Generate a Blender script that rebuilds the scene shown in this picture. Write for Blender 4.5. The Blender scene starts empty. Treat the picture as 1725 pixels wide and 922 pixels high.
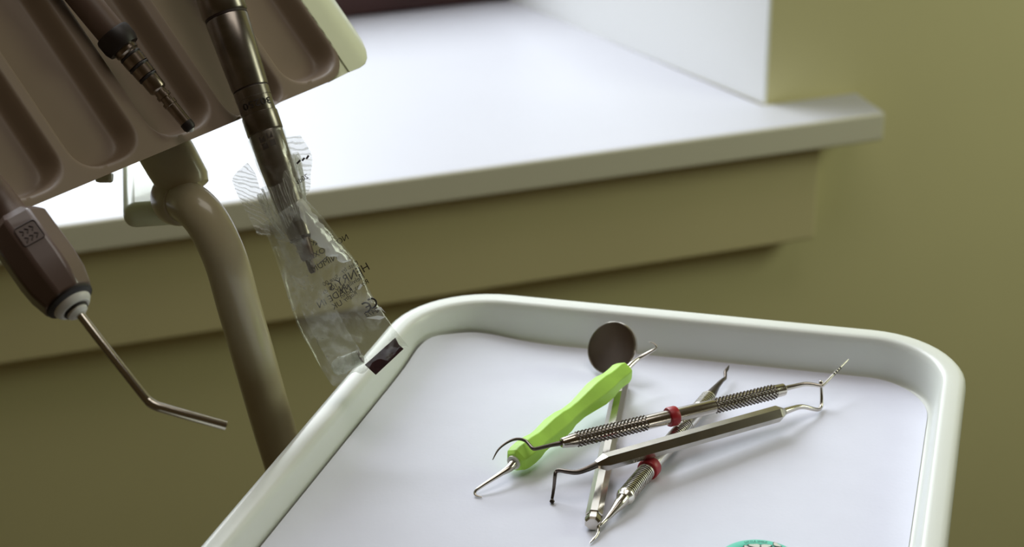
import bpy, bmesh, math, random
from mathutils import Vector as V, Matrix, noise
random.seed(7)
scn = bpy.context.scene
COL = scn.collection
PI = math.pi

# ---------------------------------------------------------------- camera
F = 3600.0
CAMP = V((0, 0, 1.30))
PITCH = math.atan(1720 / F)
cp, sp = math.cos(PITCH), math.sin(PITCH)
FW, UP, RT = V((0, cp, -sp)), V((0, sp, cp)), V((1, 0, 0))


def ray(u, v): return FW + RT * ((u - 862.5) / F) - UP * ((v - 461) / F)
def Z(u, v, z):
    r = ray(u, v)
    return CAMP + r * ((z - CAMP.z) / r.z)
def D(u, v, d): return CAMP + ray(u, v) * d
def PL(u, v, P, n):
    r = ray(u, v)
    return CAMP + r * ((P - CAMP).dot(n) / r.dot(n))


cam = bpy.data.cameras.new('camera')
co = bpy.data.objects.new('camera', cam)
COL.objects.link(co)
co.location = CAMP
co.rotation_euler = (PI / 2 - PITCH, 0, 0)
cam.sensor_width = 36.0
cam.lens = 36.0 * F / 1725
cam.clip_start = 0.05
cam.dof.use_dof = True
cam.dof.focus_distance = 0.955
cam.dof.aperture_fstop = 11
scn.camera = co

# ---------------------------------------------------------------- materials
def srgb(r, g, b):
    f = lambda c: (c / 255 / 12.92) if c / 255 <= .04045 else ((c / 255 + .055) / 1.055) ** 2.4
    return (f(r), f(g), f(b), 1)


class NT:
    def __init__(s, name):
        s.m = bpy.data.materials.new(name)
        s.m.use_nodes = True
        s.t = s.m.node_tree
        s.t.nodes.clear()
        s.out = s.n('ShaderNodeOutputMaterial')

    def n(s, typ, **kw):
        x = s.t.nodes.new(typ)
        for k, v in kw.items():
            if k.startswith('_'):
                setattr(x, k[1:], v)
            else:
                x.inputs[k.replace('__', ' ')].default_value = v
        return x

    def l(s, a, b): s.t.links.new(a, b)


def mat(name, col, rough=.5, metal=0.0, var=.06, scale=40., bump=0.0, bscale=200., spec=.5, col2=None,
        coat=0.0, sss=0.0):
    t = NT(name)
    p = t.n('ShaderNodeBsdfPrincipled')
    p.inputs['Roughness'].default_value = rough
    p.inputs['Metallic'].default_value = metal
    p.inputs['Specular IOR Level'].default_value = spec
    p.inputs['Coat Weight'].default_value = coat
    tc = t.n('ShaderNodeTexCoord')
    nz = t.n('ShaderNodeTexNoise', Scale=scale, Detail=4.0)
    t.l(tc.outputs['Object'], nz.inputs['Vector'])
    cr = t.n('ShaderNodeValToRGB')
    a = tuple(max(0, c * (1 - var)) for c in col[:3]) + (1,)
    b = col2 or tuple(min(1, c * (1 + var)) for c in col[:3]) + (1,)
    cr.color_ramp.elements[0].color = a
    cr.color_ramp.elements[1].color = b
    cr.color_ramp.elements[0].position = .3
    cr.color_ramp.elements[1].position = .7
    t.l(nz.outputs['Fac'], cr.inputs['Fac'])
    t.l(cr.outputs['Color'], p.inputs['Base Color'])
    if bump:
        n2 = t.n('ShaderNodeTexNoise', Scale=bscale, Detail=3.0)
        t.l(tc.outputs['Object'], n2.inputs['Vector'])
        bp = t.n('ShaderNodeBump', Strength=bump, Distance=.001)
        t.l(n2.outputs['Fac'], bp.inputs['Height'])
        t.l(bp.outputs['Normal'], p.inputs['Normal'])
    t.l(p.outputs['BSDF'], t.out.inputs['Surface'])
    return t.m


def film(name, tint, base, crease, wscale, rough=.12, white=.75):
    """thin crinkled clear plastic: mostly see-through, hazy white where it is creased"""
    t = NT(name)
    tc = t.n('ShaderNodeTexCoord')
    nz = t.n('ShaderNodeTexNoise', Scale=wscale, Detail=5.0, Roughness=.6, Distortion=1.2)
    t.l(tc.outputs['Object'], nz.inputs['Vector'])
    cr = t.n('ShaderNodeValToRGB')
    cr.color_ramp.elements[0].position = .50
    cr.color_ramp.elements[1].position = .70
    cr.color_ramp.elements[0].color = (base,) * 3 + (1,)
    cr.color_ramp.elements[1].color = (crease,) * 3 + (1,)
    t.l(nz.outputs['Fac'], cr.inputs['Fac'])
    bp = t.n('ShaderNodeBump', Strength=.5, Distance=.001)
    t.l(nz.outputs['Fac'], bp.inputs['Height'])
    tr = t.n('ShaderNodeBsdfTransparent', Color=tint)
    p = t.n('ShaderNodeBsdfPrincipled', Roughness=rough)
    p.inputs['Base Color'].default_value = (white, white, white * .95, 1)
    p.inputs['Specular IOR Level'].default_value = .8
    t.l(bp.outputs['Normal'], p.inputs['Normal'])
    tl = t.n('ShaderNodeBsdfTranslucent', Color=(white, white, white * .96, 1))
    m0 = t.n('ShaderNodeMixShader')
    m0.inputs['Fac'].default_value = .5
    t.l(p.outputs['BSDF'], m0.inputs[1])
    t.l(tl.outputs['BSDF'], m0.inputs[2])
    mx = t.n('ShaderNodeMixShader')
    t.l(cr.outputs['Color'], mx.inputs['Fac'])
    t.l(tr.outputs['BSDF'], mx.inputs[1])
    t.l(m0.outputs['Shader'], mx.inputs[2])
    gl = t.n('ShaderNodeBsdfGlossy', Roughness=.08)
    t.l(bp.outputs['Normal'], gl.inputs['Normal'])
    m2 = t.n('ShaderNodeMixShader')
    m2.inputs['Fac'].default_value = .06
    t.l(mx.outputs['Shader'], m2.inputs[1])
    t.l(gl.outputs['BSDF'], m2.inputs[2])
    t.l(m2.outputs['Shader'], t.out.inputs['Surface'])
    return t.m


def glass_thin(name):
    t = NT(name)
    tr = t.n('ShaderNodeBsdfTransparent', Color=(.96, .98, .97, 1))
    gl = t.n('ShaderNodeBsdfGlossy', Roughness=.02)
    nz = t.n('ShaderNodeTexNoise', Scale=3.0)
    mr = t.n('ShaderNodeMapRange')
    mr.inputs['To Min'].default_value = .05
    mr.inputs['To Max'].default_value = .08
    t.l(nz.outputs['Fac'], mr.inputs['Value'])
    mx = t.n('ShaderNodeMixShader')
    t.l(mr.outputs['Result'], mx.inputs['Fac'])
    t.l(tr.outputs['BSDF'], mx.inputs[1])
    t.l(gl.outputs['BSDF'], mx.inputs[2])
    t.l(mx.outputs['Shader'], t.out.inputs['Surface'])
    return t.m


M = dict(
    wall=mat('wall_paint', (.66, .61, .335, 1), .8, var=.02, scale=6),
    reveal=mat('reveal_lit', (.94, .95, .95, 1), .5, var=.01, scale=5),
    sill_top=mat('sill_top_dimmed', (.535, .535, .58, 1), .4, var=.01, scale=5),  # top's colour darkened and blued to offset the strong window light
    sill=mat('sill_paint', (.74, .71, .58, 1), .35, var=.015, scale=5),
    apron=mat('apron_paint', (.66, .59, .335, 1), .6, var=.02, scale=8),
    floor=mat('floor_vinyl', (.10, .075, .045, 1), .5),
    dark_wood=mat('dark_wood', (.05, .014, .01, 1), .6, var=.2, scale=12),
    tray=mat('tray_plastic', (.80, .83, .77, 1), .32, var=.01, scale=30),
    paper=mat('paper', (.80, .815, .93, 1), .9, var=.012, scale=60, bump=.06, bscale=500),
    steel=mat('steel', (.58, .54, .48, 1), .2, 1.0, var=.06, scale=60),
    steel_satin=mat('satin_steel', (.50, .47, .41, 1), .22, 1.0, var=.1, scale=150),
    steel_dark=mat('darkened_steel', (.12, .10, .085, 1), .36, 1.0, var=.2, scale=120),
    steel_bright=mat('bright_steel', (.82, .79, .72, 1), .26, 1.0, var=.05, scale=90),
    mirror=mat('mirror_glass', (.34, .28, .25, 1), .14, 1.0, var=.03, scale=60),
    red=mat('red_silicone', (.36, .012, .02, 1), .4, var=.1),
    green=mat('green_silicone', (.43, .76, .085, 1), .5, var=.04, scale=150, bump=.05, bscale=600),
    collar=mat('grey_white_collar', (.62, .62, .54, 1), .5),
    rack=mat('rack_plastic', (.205, .15, .10, 1), .5, var=.03),
    housing=mat('housing_plastic', (.74, .77, .55, 1), .3, var=.015, coat=.2),
    seam=mat('seam_shadow', (.22, .22, .13, 1), .6),
    tube=mat('arm_enamel', (.50, .44, .28, 1), .28, var=.02, coat=.3),
    hose=mat('hose_rubber', (.13, .085, .065, 1), .42, var=.08),
    black=mat('black_rubber', (.012, .006, .005, 1), .5),
    brass=mat('coupling_metal', (.27, .22, .18, 1), .28, 1.0, var=.15, scale=160),
    hp=mat('handpiece_metal', (.25, .222, .195, 1), .3, 1.0, var=.2, scale=110),
    hp_dark=mat('dark_ring', (.03, .015, .012, 1), .5),
    tip_dark=mat('dark_nose', (.10, .06, .045, 1), .35, .4),
    syr=mat('syringe_plastic', (.13, .085, .07, 1), .38, var=.06, coat=.3),
    emblem=mat('emblem_ink', (.05, .026, .02, 1), .6),
    white=mat('white_ring', (.8, .8, .76, 1), .35),
    print=mat('black_print', (.02, .012, .01, 1), .6),
    label=mat('label_ink', (.045, .012, .014, 1), .55, var=.3, scale=300),
    teal=mat('teal_plastic', (.05, .52, .38, 1), .35, var=.03),
    teal_light=mat('pale_teal', (.16, .72, .55, 1), .3, var=.03),
    cream=mat('cream_print', (.75, .76, .68, 1), .6),
    nozzle=film('frosted_plastic', (.86, .88, .82, 1), .30, .42, 120, white=.7),
    film=film('clear_film', (.97, .975, .955, 1), .06, .36, 75, white=.75),
    film_hazy=film('hazy_film', (.96, .965, .94, 1), .12, .50, 110, white=.8),
    shine=film('film_highlight', (.9, .92, .88, 1), .80, .97, 60, rough=.25, white=.8),  # near-opaque white, paints the sleeve's highlight band and glints
    glass=glass_thin('window_glass'),
)


def pleat_film(name):
    t = NT(name)
    tc = t.n('ShaderNodeTexCoord')
    wv = t.n('ShaderNodeTexWave', Scale=4.2, Distortion=5.0, Detail=3.0)
    wv.inputs['Detail Scale'].default_value = 1.5
    t.l(tc.outputs['UV'], wv.inputs['Vector'])
    cr = t.n('ShaderNodeValToRGB')
    cr.color_ramp.elements[0].position = .62
    cr.color_ramp.elements[1].position = .98
    cr.color_ramp.elements[0].color = (.20,) * 3 + (1,)
    cr.color_ramp.elements[1].color = (.60,) * 3 + (1,)
    t.l(wv.outputs['Fac'], cr.inputs['Fac'])
    bp = t.n('ShaderNodeBump', Strength=.6, Distance=.001)
    t.l(wv.outputs['Fac'], bp.inputs['Height'])
    tr = t.n('ShaderNodeBsdfTransparent', Color=(.965, .97, .95, 1))
    p = t.n('ShaderNodeBsdfPrincipled', Roughness=.15)
    p.inputs['Base Color'].default_value = (.92, .92, .88, 1)
    t.l(bp.outputs['Normal'], p.inputs['Normal'])
    tl = t.n('ShaderNodeBsdfTranslucent', Color=(.95, .95, .9, 1))
    m0 = t.n('ShaderNodeMixShader')
    m0.inputs['Fac'].default_value = .5
    t.l(p.outputs['BSDF'], m0.inputs[1])
    t.l(tl.outputs['BSDF'], m0.inputs[2])
    mx = t.n('ShaderNodeMixShader')
    t.l(cr.outputs['Color'], mx.inputs['Fac'])
    t.l(tr.outputs['BSDF'], mx.inputs[1])
    t.l(m0.outputs['Shader'], mx.inputs[2])
    t.l(mx.outputs['Shader'], t.out.inputs['Surface'])
    return t.m


M['pleats'] = pleat_film('pleated_film')


# ---------------------------------------------------------------- mesh helpers
class MB:
    def __init__(s):
        s.v, s.f, s.uv = [], [], {}

    def add(s, verts, faces):
        o = len(s.v)
        s.v += [V(x) for x in verts]
        s.f += [tuple(i + o for i in f) for f in faces]
        return s

    def rings(s, rings, cap0=True, cap1=True, closed=True):
        n = len(rings[0])
        vs = [p for r in rings for p in r]
        fs = []
        for i in range(len(rings) - 1):
            for j in range(n if closed else n - 1):
                k = (j + 1) % n
                fs.append((i * n + j, i * n + k, (i + 1) * n + k, (i + 1) * n + j))
        if cap0: fs.append(tuple(reversed(range(n))))
        if cap1: fs.append(tuple(range((len(rings) - 1) * n, len(rings) * n)))
        return s.add(vs, fs)

    def sweep(s, pts, rad, n=16, twist=0.0, cap=True, flat=1.0, rmod=None):
        pts = [V(p) for p in pts]
        if not hasattr(rad, '__len__'): rad = [rad] * len(pts)
        tans = []
        for i in range(len(pts)):
            a, b = pts[max(i - 1, 0)], pts[min(i + 1, len(pts) - 1)]
            t = (b - a)
            tans.append(t.normalized() if t.length > 1e-9 else (tans[-1] if tans else V((0, 0, 1))))
        up = V((0, 0, 1)) if abs(tans[0].z) < .9 else V((0, 1, 0))
        x = tans[0].cross(up).normalized()
        rr = []
        for i, p in enumerate(pts):
            t = tans[i]
            x = (x - t * x.dot(t)).normalized()
            y = x.cross(t)
            ring = []
            for j in range(n):
                a = 2 * PI * j / n + twist
                r = rad[i]
                if rmod: r += rmod(i, j)
                ring.append(p + x * (math.cos(a) * r) + y * (math.sin(a) * r * flat))
            rr.append(ring)
        return s.rings(rr, cap, cap)

    def lathe(s, A, B, prof, n=28, twist=0.0, cap=True):
        """prof = [(t in 0..1 along A->B, radius)]"""
        A, B = V(A), V(B)
        ax = (B - A).normalized()
        up = V((0, 0, 1)) if abs(ax.z) < .9 else V((0, 1, 0))
        x = ax.cross(up).normalized()
        y = x.cross(ax)
        rr = []
        for t, r in prof:
            c = A + (B - A) * t
            rr.append([c + (x * math.cos(2 * PI * j / n + twist) + y * math.sin(2 * PI * j / n + twist)) * r for j in range(n)])
        return s.rings(rr, cap, cap)

    def prism(s, poly, vec):
        n = len(poly)
        return s.rings([[V(p) for p in poly], [V(p) + V(vec) for p in poly]])

    def box(s, c, ax, ay, az):
        c = V(c)
        q = [c - ax - ay - az, c + ax - ay - az, c + ax + ay - az, c - ax + ay - az]
        return s.prism(q, az * 2)

    def build(s, name, m, parent=None, smooth=32, bevel=0, seg=3, subsurf=0):
        me = bpy.data.meshes.new(name)
        origin = V((0, 0, 0))
        if s.v:
            lo = V([min(p[k] for p in s.v) for k in range(3)])
            hi = V([max(p[k] for p in s.v) for k in range(3)])
            origin = V(((lo.x + hi.x) / 2, (lo.y + hi.y) / 2, lo.z))
        me.from_pydata([p - origin for p in s.v], [], s.f)
        if s.uv:
            ul = me.uv_layers.new(name='uv')
            for lp in me.loops:
                ul.data[lp.index].uv = s.uv.get(lp.vertex_index, (0, 0))
        bm = bmesh.new()
        bm.from_mesh(me)
        bmesh.ops.recalc_face_normals(bm, faces=bm.faces)
        bm.to_mesh(me)
        bm.free()
        if smooth:
            me.polygons.foreach_set('use_smooth', [True] * len(me.polygons))
            me.set_sharp_from_angle(angle=math.radians(smooth))
        me.materials.append(m)
        o = bpy.data.objects.new(name, me)
        COL.objects.link(o)
        o.location = origin
        if bevel:
            b = o.modifiers.new('bevel', 'BEVEL')
            b.width, b.segments, b.limit_method, b.angle_limit = bevel, seg, 'ANGLE', math.radians(40)
            b.harden_normals = False
        if subsurf:
            b = o.modifiers.new('subsurf', 'SUBSURF')
            b.levels = b.render_levels = subsurf
        if parent is not None:
            ploc = V(parent.location)
            q = parent.parent
            while q is not None:
                ploc += V(q.location)
                q = q.parent
            o.parent = parent
            o.location = origin - ploc
        return o


def thing(name, label, cat, loc, group=None):
    o = bpy.data.objects.new(name, None)
    COL.objects.link(o)
    o.empty_display_size = .02
    o.location = loc
    o['label'], o['category'] = label, cat
    if group: o['group'] = group
    return o


def tag(o, label, cat, group=None):
    o['label'], o['category'] = label, cat
    if group: o['group'] = group
    return o


def struct(o, **kw):
    o['kind'] = 'structure'
    for k, v in kw.items(): o[k] = v
    return o


def smooth_path(pts, k=6, rad=None):
    """Catmull-Rom through pts; radii interpolated alike"""
    pts = [V(p) for p in pts]
    out, ro = [], []
    n = len(pts)
    for i in range(n - 1):
        p0, p1, p2, p3 = pts[max(i - 1, 0)], pts[i], pts[i + 1], pts[min(i + 2, n - 1)]
        for j in range(k):
            t = j / k
            out.append(.5 * ((2 * p1) + (p2 - p0) * t + (2 * p0 - 5 * p1 + 4 * p2 - p3) * t * t + (3 * p1 - p0 - 3 * p2 + p3) * t ** 3))
            if rad: ro.append(rad[i] * (1 - t) + rad[i + 1] * t)
    out.append(pts[-1])
    if rad:
        ro.append(rad[-1])
        return out, ro
    return out


def text_mesh(mb, body, origin, right, up, size, align='CENTER', bend=None):
    """flat lettering laid at origin along right / up (true vectors)"""
    cu = bpy.data.curves.new('t', 'FONT')
    cu.body, cu.size, cu.align_x, cu.align_y = body, 1.0, align, 'CENTER'
    cu.resolution_u = 3
    ob = bpy.data.objects.new('t', cu)
    COL.objects.link(ob)
    dg = bpy.context.evaluated_depsgraph_get()
    me = bpy.data.meshes.new_from_object(ob.evaluated_get(dg))
    vs = []
    for q in me.vertices:
        p = V(q.co) * size
        vs.append(bend(p.x, p.y) if bend else V(origin) + V(right) * p.x + V(up) * p.y)
    mb.add(vs, [tuple(f.vertices) for f in me.polygons])
    bpy.data.objects.remove(ob)
    bpy.data.meshes.remove(me)
    bpy.data.curves.remove(cu)
    return mb


def px(p, d=1.0): return p * d / F       # pixels -> metres at forward depth d


# ================================================================= ROOM
EW, NW = V((.942, .335, 0)), V((.335, -.942, 0))       # along the window wall; out of it into the room
S0 = D(525, 322, 1.7)                                   # on the front top edge of the sill
ZS = S0.z
ZV = V((0, 0, 1))
def W(s, n, z): return V((S0.x, S0.y, 0)) + EW * s + NW * n + ZV * z


WN = -.055          # wall surface
s_hr = .4245        # right jamb corner at the wall surface
jd = V((-.149, .197, 0)).normalized()
dn = -.40           # window plane
k = (dn - WN) / jd.dot(NW)
s_jb = s_hr + jd.dot(EW) * k
s_hl, s_jl = -1.75, -1.60
ztop = 2.75
T = .16
# wall round the opening (below, above, right, left of it)
w = MB()
def wallbox(s0, s1, z0, z1):
    w.prism([W(s0, WN, z0), W(s1, WN, z0), W(s1, WN, z1), W(s0, WN, z1)], NW * -.40)
w.prism([W(-2.6, WN, 0), W(2.4, WN, 0), W(2.4, WN, ZS - .022), W(-2.6, WN, ZS - .022)], NW * -.42)
w.prism([W(-2.6, WN, ztop), W(2.4, WN, ztop), W(2.4, WN, 3.0), W(-2.6, WN, 3.0)], NW * -.42)
w.prism([W(s_hr + .0, WN, ZS - .022), W(2.4, WN, ZS - .022), W(2.4, WN - .42, ZS - .022), W(s_jb, dn, ZS - .022), ], ZV * (ztop - ZS + .022))
w.prism([W(-2.6, WN, ZS - .022), W(s_hl, WN, ZS - .022), W(s_jl, dn, ZS - .022), W(-2.6, dn, ZS - .022)], ZV * (ztop - ZS + .022))
struct(w.build('wall_back', M['wall'], smooth=0))
# right reveal, its window-lit look put into a whiter colour
r = MB().prism([W(s_hr - .002, WN + .0005, ZS), W(s_hr + .001, WN + .0005, ZS), W(s_jb + .001, dn, ZS), W(s_jb - .006, dn, ZS)], ZV * (ztop - ZS))
struct(r.build('wall_right', M['reveal'], smooth=0))
# sill slab with a horn past the reveal
sl = MB()
th = .0265
sl.prism([W(-1.9, .0, ZS - th), W(.514, -.0, ZS - th), W(.514, WN + .001, ZS - th), W(s_hr - .003, WN + .001, ZS - th),
          W(s_jb - .007, dn - .02, ZS - th), W(-1.62, dn - .02, ZS - th), W(-1.77, WN + .001, ZS - th), W(-1.9, WN + .001, ZS - th)], ZV * th)
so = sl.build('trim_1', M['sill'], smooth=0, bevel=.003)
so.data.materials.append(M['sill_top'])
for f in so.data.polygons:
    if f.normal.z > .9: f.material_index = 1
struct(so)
# apron board below
an = -.024
ap = MB()
zb = PL(652, 515, W(0, an, 0), NW).z
ap.prism([W(-2.0, WN + .001, zb), W(-2.0, an, zb), W(-2.0, an, ZS - th - .0005), W(-2.0, WN + .001, ZS - th - .0005)], EW * (2.0 + .466))
struct(ap.build('trim_2', M['apron'], smooth=0, bevel=.003))
fl = MB().prism([V((-3, -1.5, -.02)), V((3, -1.5, -.02)), V((3, 3, -.02)), V((-3, 3, -.02))], ZV * .02)
struct(fl.build('floor', M['floor'], smooth=0))
# window: dark frame with a deep bottom rail, glass above
win = bpy.data.objects.new('window_1', None)
COL.objects.link(win)
win.location = W(-.6, dn, ZS)
struct(win)
fr = MB()
rail = .085
sr = s_jb - .003
def fbox(s0, s1, z0, z1): fr.prism([W(s0, dn + .0, z0), W(s1, dn + .0, z0), W(s1, dn - .05, z0), W(s0, dn - .05, z0)], ZV * (z1 - z0))
fbox(s_jl, sr + .05, ZS + .001, ZS + rail)
fbox(s_jl, sr + .05, ztop - .07, ztop)
fbox(s_jl, s_jl + .06, ZS + rail, ztop - .07)
fbox(sr - .03, sr + .05, ZS + rail, ztop - .07)
fbox(-.80, -.74, ZS + rail, ztop - .07)
fr.build('window_frame', M['dark_wood'], win, smooth=0, bevel=.003)
gp = MB().prism([W(s_jl + .06, dn - .022, ZS + rail), W(sr - .03, dn - .022, ZS + rail), W(sr - .03, dn - .026, ZS + rail), W(s_jl + .06, dn - .026, ZS + rail)], ZV * (ztop - .07 - ZS - rail))
gp.build('glass_pane', M['glass'], win, smooth=0)

# ================================================================= TRAY
ZT, RIM = .80, .820
def rimline(a, b): return Z(*a, RIM), Z(*b, RIM)
def isect(l1, l2):
    (a, b), (c, d) = l1, l2
    r_, s_ = b - a, d - c
    t = ((c - a).x * s_.y - (c - a).y * s_.x) / (r_.x * s_.y - r_.y * s_.x)
    return V((a.x + r_.x * t, a.y + r_.y * t, 0))
Ll = rimline((330, 922), (650, 549))
Lf = rimline((900, 497), (1480, 553))
Lr = rimline((1629, 640), (1597, 922))
FL, FR = isect(Ll, Lf), isect(Lr, Lf)
dl = V((Ll[0].x - Ll[1].x, Ll[0].y - Ll[1].y, 0)).normalized()
dr = V((Lr[1].x - Lr[0].x, Lr[1].y - Lr[0].y, 0)).normalized()
LEN = .36
NL, NR = FL + dl * LEN, FR + dr * LEN
CORN = [NL, NR, FR, FL]            # counter-clockwise seen from above
RAD = [.045, .045, .047, .053]


def rounded(corn, rads, inset, z, k=12):
    n = len(corn)
    ins = []
    for i in range(n):
        p, a, b = corn[i], corn[i - 1], corn[(i + 1) % n]
        d1, d2 = (p - a).normalized(), (b - p).normalized()
        n1, n2 = V((-d1.y, d1.x, 0)), V((-d2.y, d2.x, 0))
        bis = (n1 + n2)
        ins.append(p + bis * (inset / (1 + n1.dot(n2))))
    out = []
    for i in range(n):
        p, a, b = ins[i], ins[i - 1], ins[(i + 1) % n]
        u1, u2 = (a - p).normalized(), (b - p).normalized()
        r = max(rads[i] - inset, .004)
        ang = math.acos(max(-1, min(1, u1.dot(u2))))
        tl = r / math.tan(ang / 2)
        c = p + (u1 + u2).normalized() * (r / math.sin(ang / 2))
        A, B = p + u1 * tl - c, p + u2 * tl - c
        a0 = math.atan2(A.y, A.x)
        da = (math.atan2(B.y, B.x) - a0 + PI) % (2 * PI) - PI
        for j in range(k + 1):
            t = a0 + da * j / k
            out.append(V((c.x + r * math.cos(t), c.y + r * math.sin(t), z)))
    return out


prof = [(.013, RIM - .0245), (.009, RIM - .0235), (.0068, RIM - .020), (.0045, RIM - .0085), (.001, RIM - .007), (.0, RIM - .0045), (.0004, RIM - .0020), (.0018, RIM - .0005), (.004, RIM),
        (.0085, RIM), (.0102, RIM - .0004), (.0112, RIM - .0015), (.0121, RIM - .004), (.0136, RIM - .015), (.0141, RIM - .0182), (.0150, RIM - .0200), (.0175, RIM - .0208), (.03, RIM - .0208)]
tr = MB().rings([rounded(CORN, RAD, i, z) for i, z in prof])
tag(tr.build('instrument_tray', M['tray'], smooth=60), 'white plastic tray with rounded corners and raised rim', 'tray')

# paper liner: pushed against the far and left walls, where its edge rides up
ins = [.0, .0, .0, .0]
def inset_line(l, n_, d): return (l[0] + n_ * d, l[1] + n_ * d)
nl = V((-dl.y, dl.x, 0)); nl = nl if nl.x > 0 else -nl
nr = V((-dr.y, dr.x, 0)); nr = nr if nr.x < 0 else -nr
df = (FR - FL).normalized()
nf = V((df.y, -df.x, 0)); nf = nf if nf.y < 0 else -nf
pl_, pf_, pr_ = inset_line((FL, NL), nl, .0150), inset_line((FL, FR), nf, .0166), inset_line((FR, NR), nr, .0166)
nn = (NR - NL).normalized()
nb = V((-nn.y, nn.x, 0)); nb = nb if nb.y > 0 else -nb
pn_ = inset_line((NL, NR), nb, .024)
PC = [isect(pl_, pn_), isect(pr_, pn_), isect(pr_, pf_), isect(pl_, pf_)]
edge = rounded(PC, [.03, .03, .032, .040], 0, 0, 14)
cen = sum(PC, V((0, 0, 0))) / 4
pfl = PC[3]
def paper_z(p):
    dL = max(0, (p - pl_[0]).dot(nl))
    dF = max(0, (p - pf_[0]).dot(nf))
    dc = (V((p.x, p.y, 0)) - pfl).length
    z = .0075 * math.exp(-(dc / .030) ** 2) + .0055 * math.exp(-(dL / .007) ** 2) + .0008 * math.exp(-(dF / .010) ** 2)
    return ZT + min(z, .0105)
pm = MB()
rr_ = []
for f_ in [1.0, .99, .975, .955, .93, .90, .86, .80, .7, .55, .35, .15, .03]:
    ring = []
    for q in edge:
        p = cen + (q - cen) * f_
        ring.append(p)
    rr_.append(ring)
def densify(ring, m=4):
    out = []
    for i in range(len(ring)):
        a, b = ring[i], ring[(i + 1) % len(ring)]
        kk = max(1, int((b - a).length / .006))
        out += [a + (b - a) * (j / kk) for j in range(kk)]
    return out
e2 = densify(edge)
rr_ = []
for f_ in [1.0, .99, .975, .955, .93, .90, .86, .80, .7, .55, .35, .15, .03]:
    ring = []
    for q in e2:
        p = cen + (q - cen) * f_
        ring.append(V((p.x, p.y, paper_z(p))))
    rr_.append(ring)
pm.rings(rr_, cap0=False)
po = pm.build('tray_liner', M['paper'], smooth=60)
tag(po, 'plain white paper liner covering the tray floor under the instruments', 'tray liner')

# ================================================================= INSTRUMENTS ON THE TRAY
def zz(u, v, h): return Z(u, v, ZT + h)


def path(ptsr, k=5):
    """[(u, v, height, radius px)] -> smooth 3-D path with radii in metres"""
    P, R = [], []
    for u, v, h, r_ in ptsr:
        q = zz(u, v, h)
        P.append(q)
        R.append(r_ * (q - CAMP).dot(FW) / F)
    return smooth_path(P, k, R)


# ---- mouth mirror
t = thing('mouth_mirror', 'steel mouth mirror with round dark mirror head, under the green-handled scaler', 'mouth mirror', zz(1020, 760, 0))
r0 = .0040
A, B = zz(1048, 640, r0 * .93), zz(998, 884, r0 * .93)
h = MB().lathe(A, B, [(0, .0028), (.02, .0038), (.05, r0), (.955, r0), (.957, r0 * .86), (.975, r0 * .86), (.978, r0 * .97), (.992, r0 * .93), (1.0, r0 * .72)], n=8, twist=PI / 8)
h.build('handle', M['steel'], t, smooth=25)
vr = ray(1031, 587).normalized()
mn = (-vr * .857 + (RT * -.92 + UP * .40) * .515).normalized()
mc = zz(1031, 587, .0128)
mr_ = .0134
hd = MB().lathe(mc + mn * .0006, mc - mn * .0016, [(.1, mr_ * .925), (-.14, mr_ * .935), (-.14, mr_ * .975), (.05, mr_), (.8, mr_), (1, mr_ * .94)], n=64)
hd.build('mirror_head', M['steel'], t)
hg = MB().lathe(mc + mn * .0004, mc + mn * .0007, [(0, mr_ * .925), (1, mr_ * .925)], n=64)
hg.build('mirror_glass', M['mirror'], t)
dn_ = mc - mn * .0016
nk, nr_ = smooth_path([dn_ + (A - mc).normalized() * .009, dn_ + (A - mc) * .75 + ZV * -.001, A + (B - A).normalized() * .002], 5, [.0012, .0011, .0015])
MB().sweep(nk, nr_, 10).build('neck', M['steel'], t)

# ---- green silicone scaler
t = thing('green_scaler', 'scaler with thick bright green silicone handle, resting across the mirror handle', 'scaler', zz(955, 705, 0))
A, B = zz(866, 779, .0068), zz(1056, 622, .0155)
gp_ = [(0, 11), (.004, 16), (.02, 20), (.05, 22), (.10, 22.5), (.15, 21.5), (.20, 18.6), (.24, 18.6), (.34, 21.5), (.42, 20.4), (.47, 17.2), (.55, 16.8),
       (.63, 19.6), (.72, 23.0), (.80, 22.4), (.85, 19.4), (.90, 19.2), (.945, 20), (.975, 17.5), (.993, 12), (1.0, 5)]
MB().lathe(A, B, [(a, px(b * 1.08, .99)) for a, b in gp_], n=6, twist=.42).build('grip', M['green'], t, smooth=24, bevel=.0004, seg=2)
ax = (B - A).normalized()
MB().lathe(A - ax * .0012, A + ax * .002, [(0, px(9)), (.1, px(12)), (.8, px(12.5)), (1, px(12.5))], n=24).build('collar', M['collar'], t)
P, R = path([(868, 778, .0068, 8.5), (858, 789, .0066, 7), (846, 797, .0062, 4.6), (826, 810, .0048, 3.6), (808, 822, .003, 3), (801, 828, .002, 2.6), (800, 833, .0012, 2.2), (804, 836, .0008, 1.8), (812, 838, .0006, 1.0)])
MB().sweep(P, R, 12).build('working_tip', M['steel'], t)
P, R = path([(1054, 624, .0155, 5), (1066, 612, .0165, 4.6), (1078, 603, .0172, 3.6), (1099, 591, .019, 2.6), (1105, 587, .0195, 2.2), (1105, 583, .0205, 1.9), (1101, 579, .0212, 1.6), (1093, 576, .0216, .9)])
MB().sweep(P, R, 12).build('working_tip', M['steel'], t)


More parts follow.
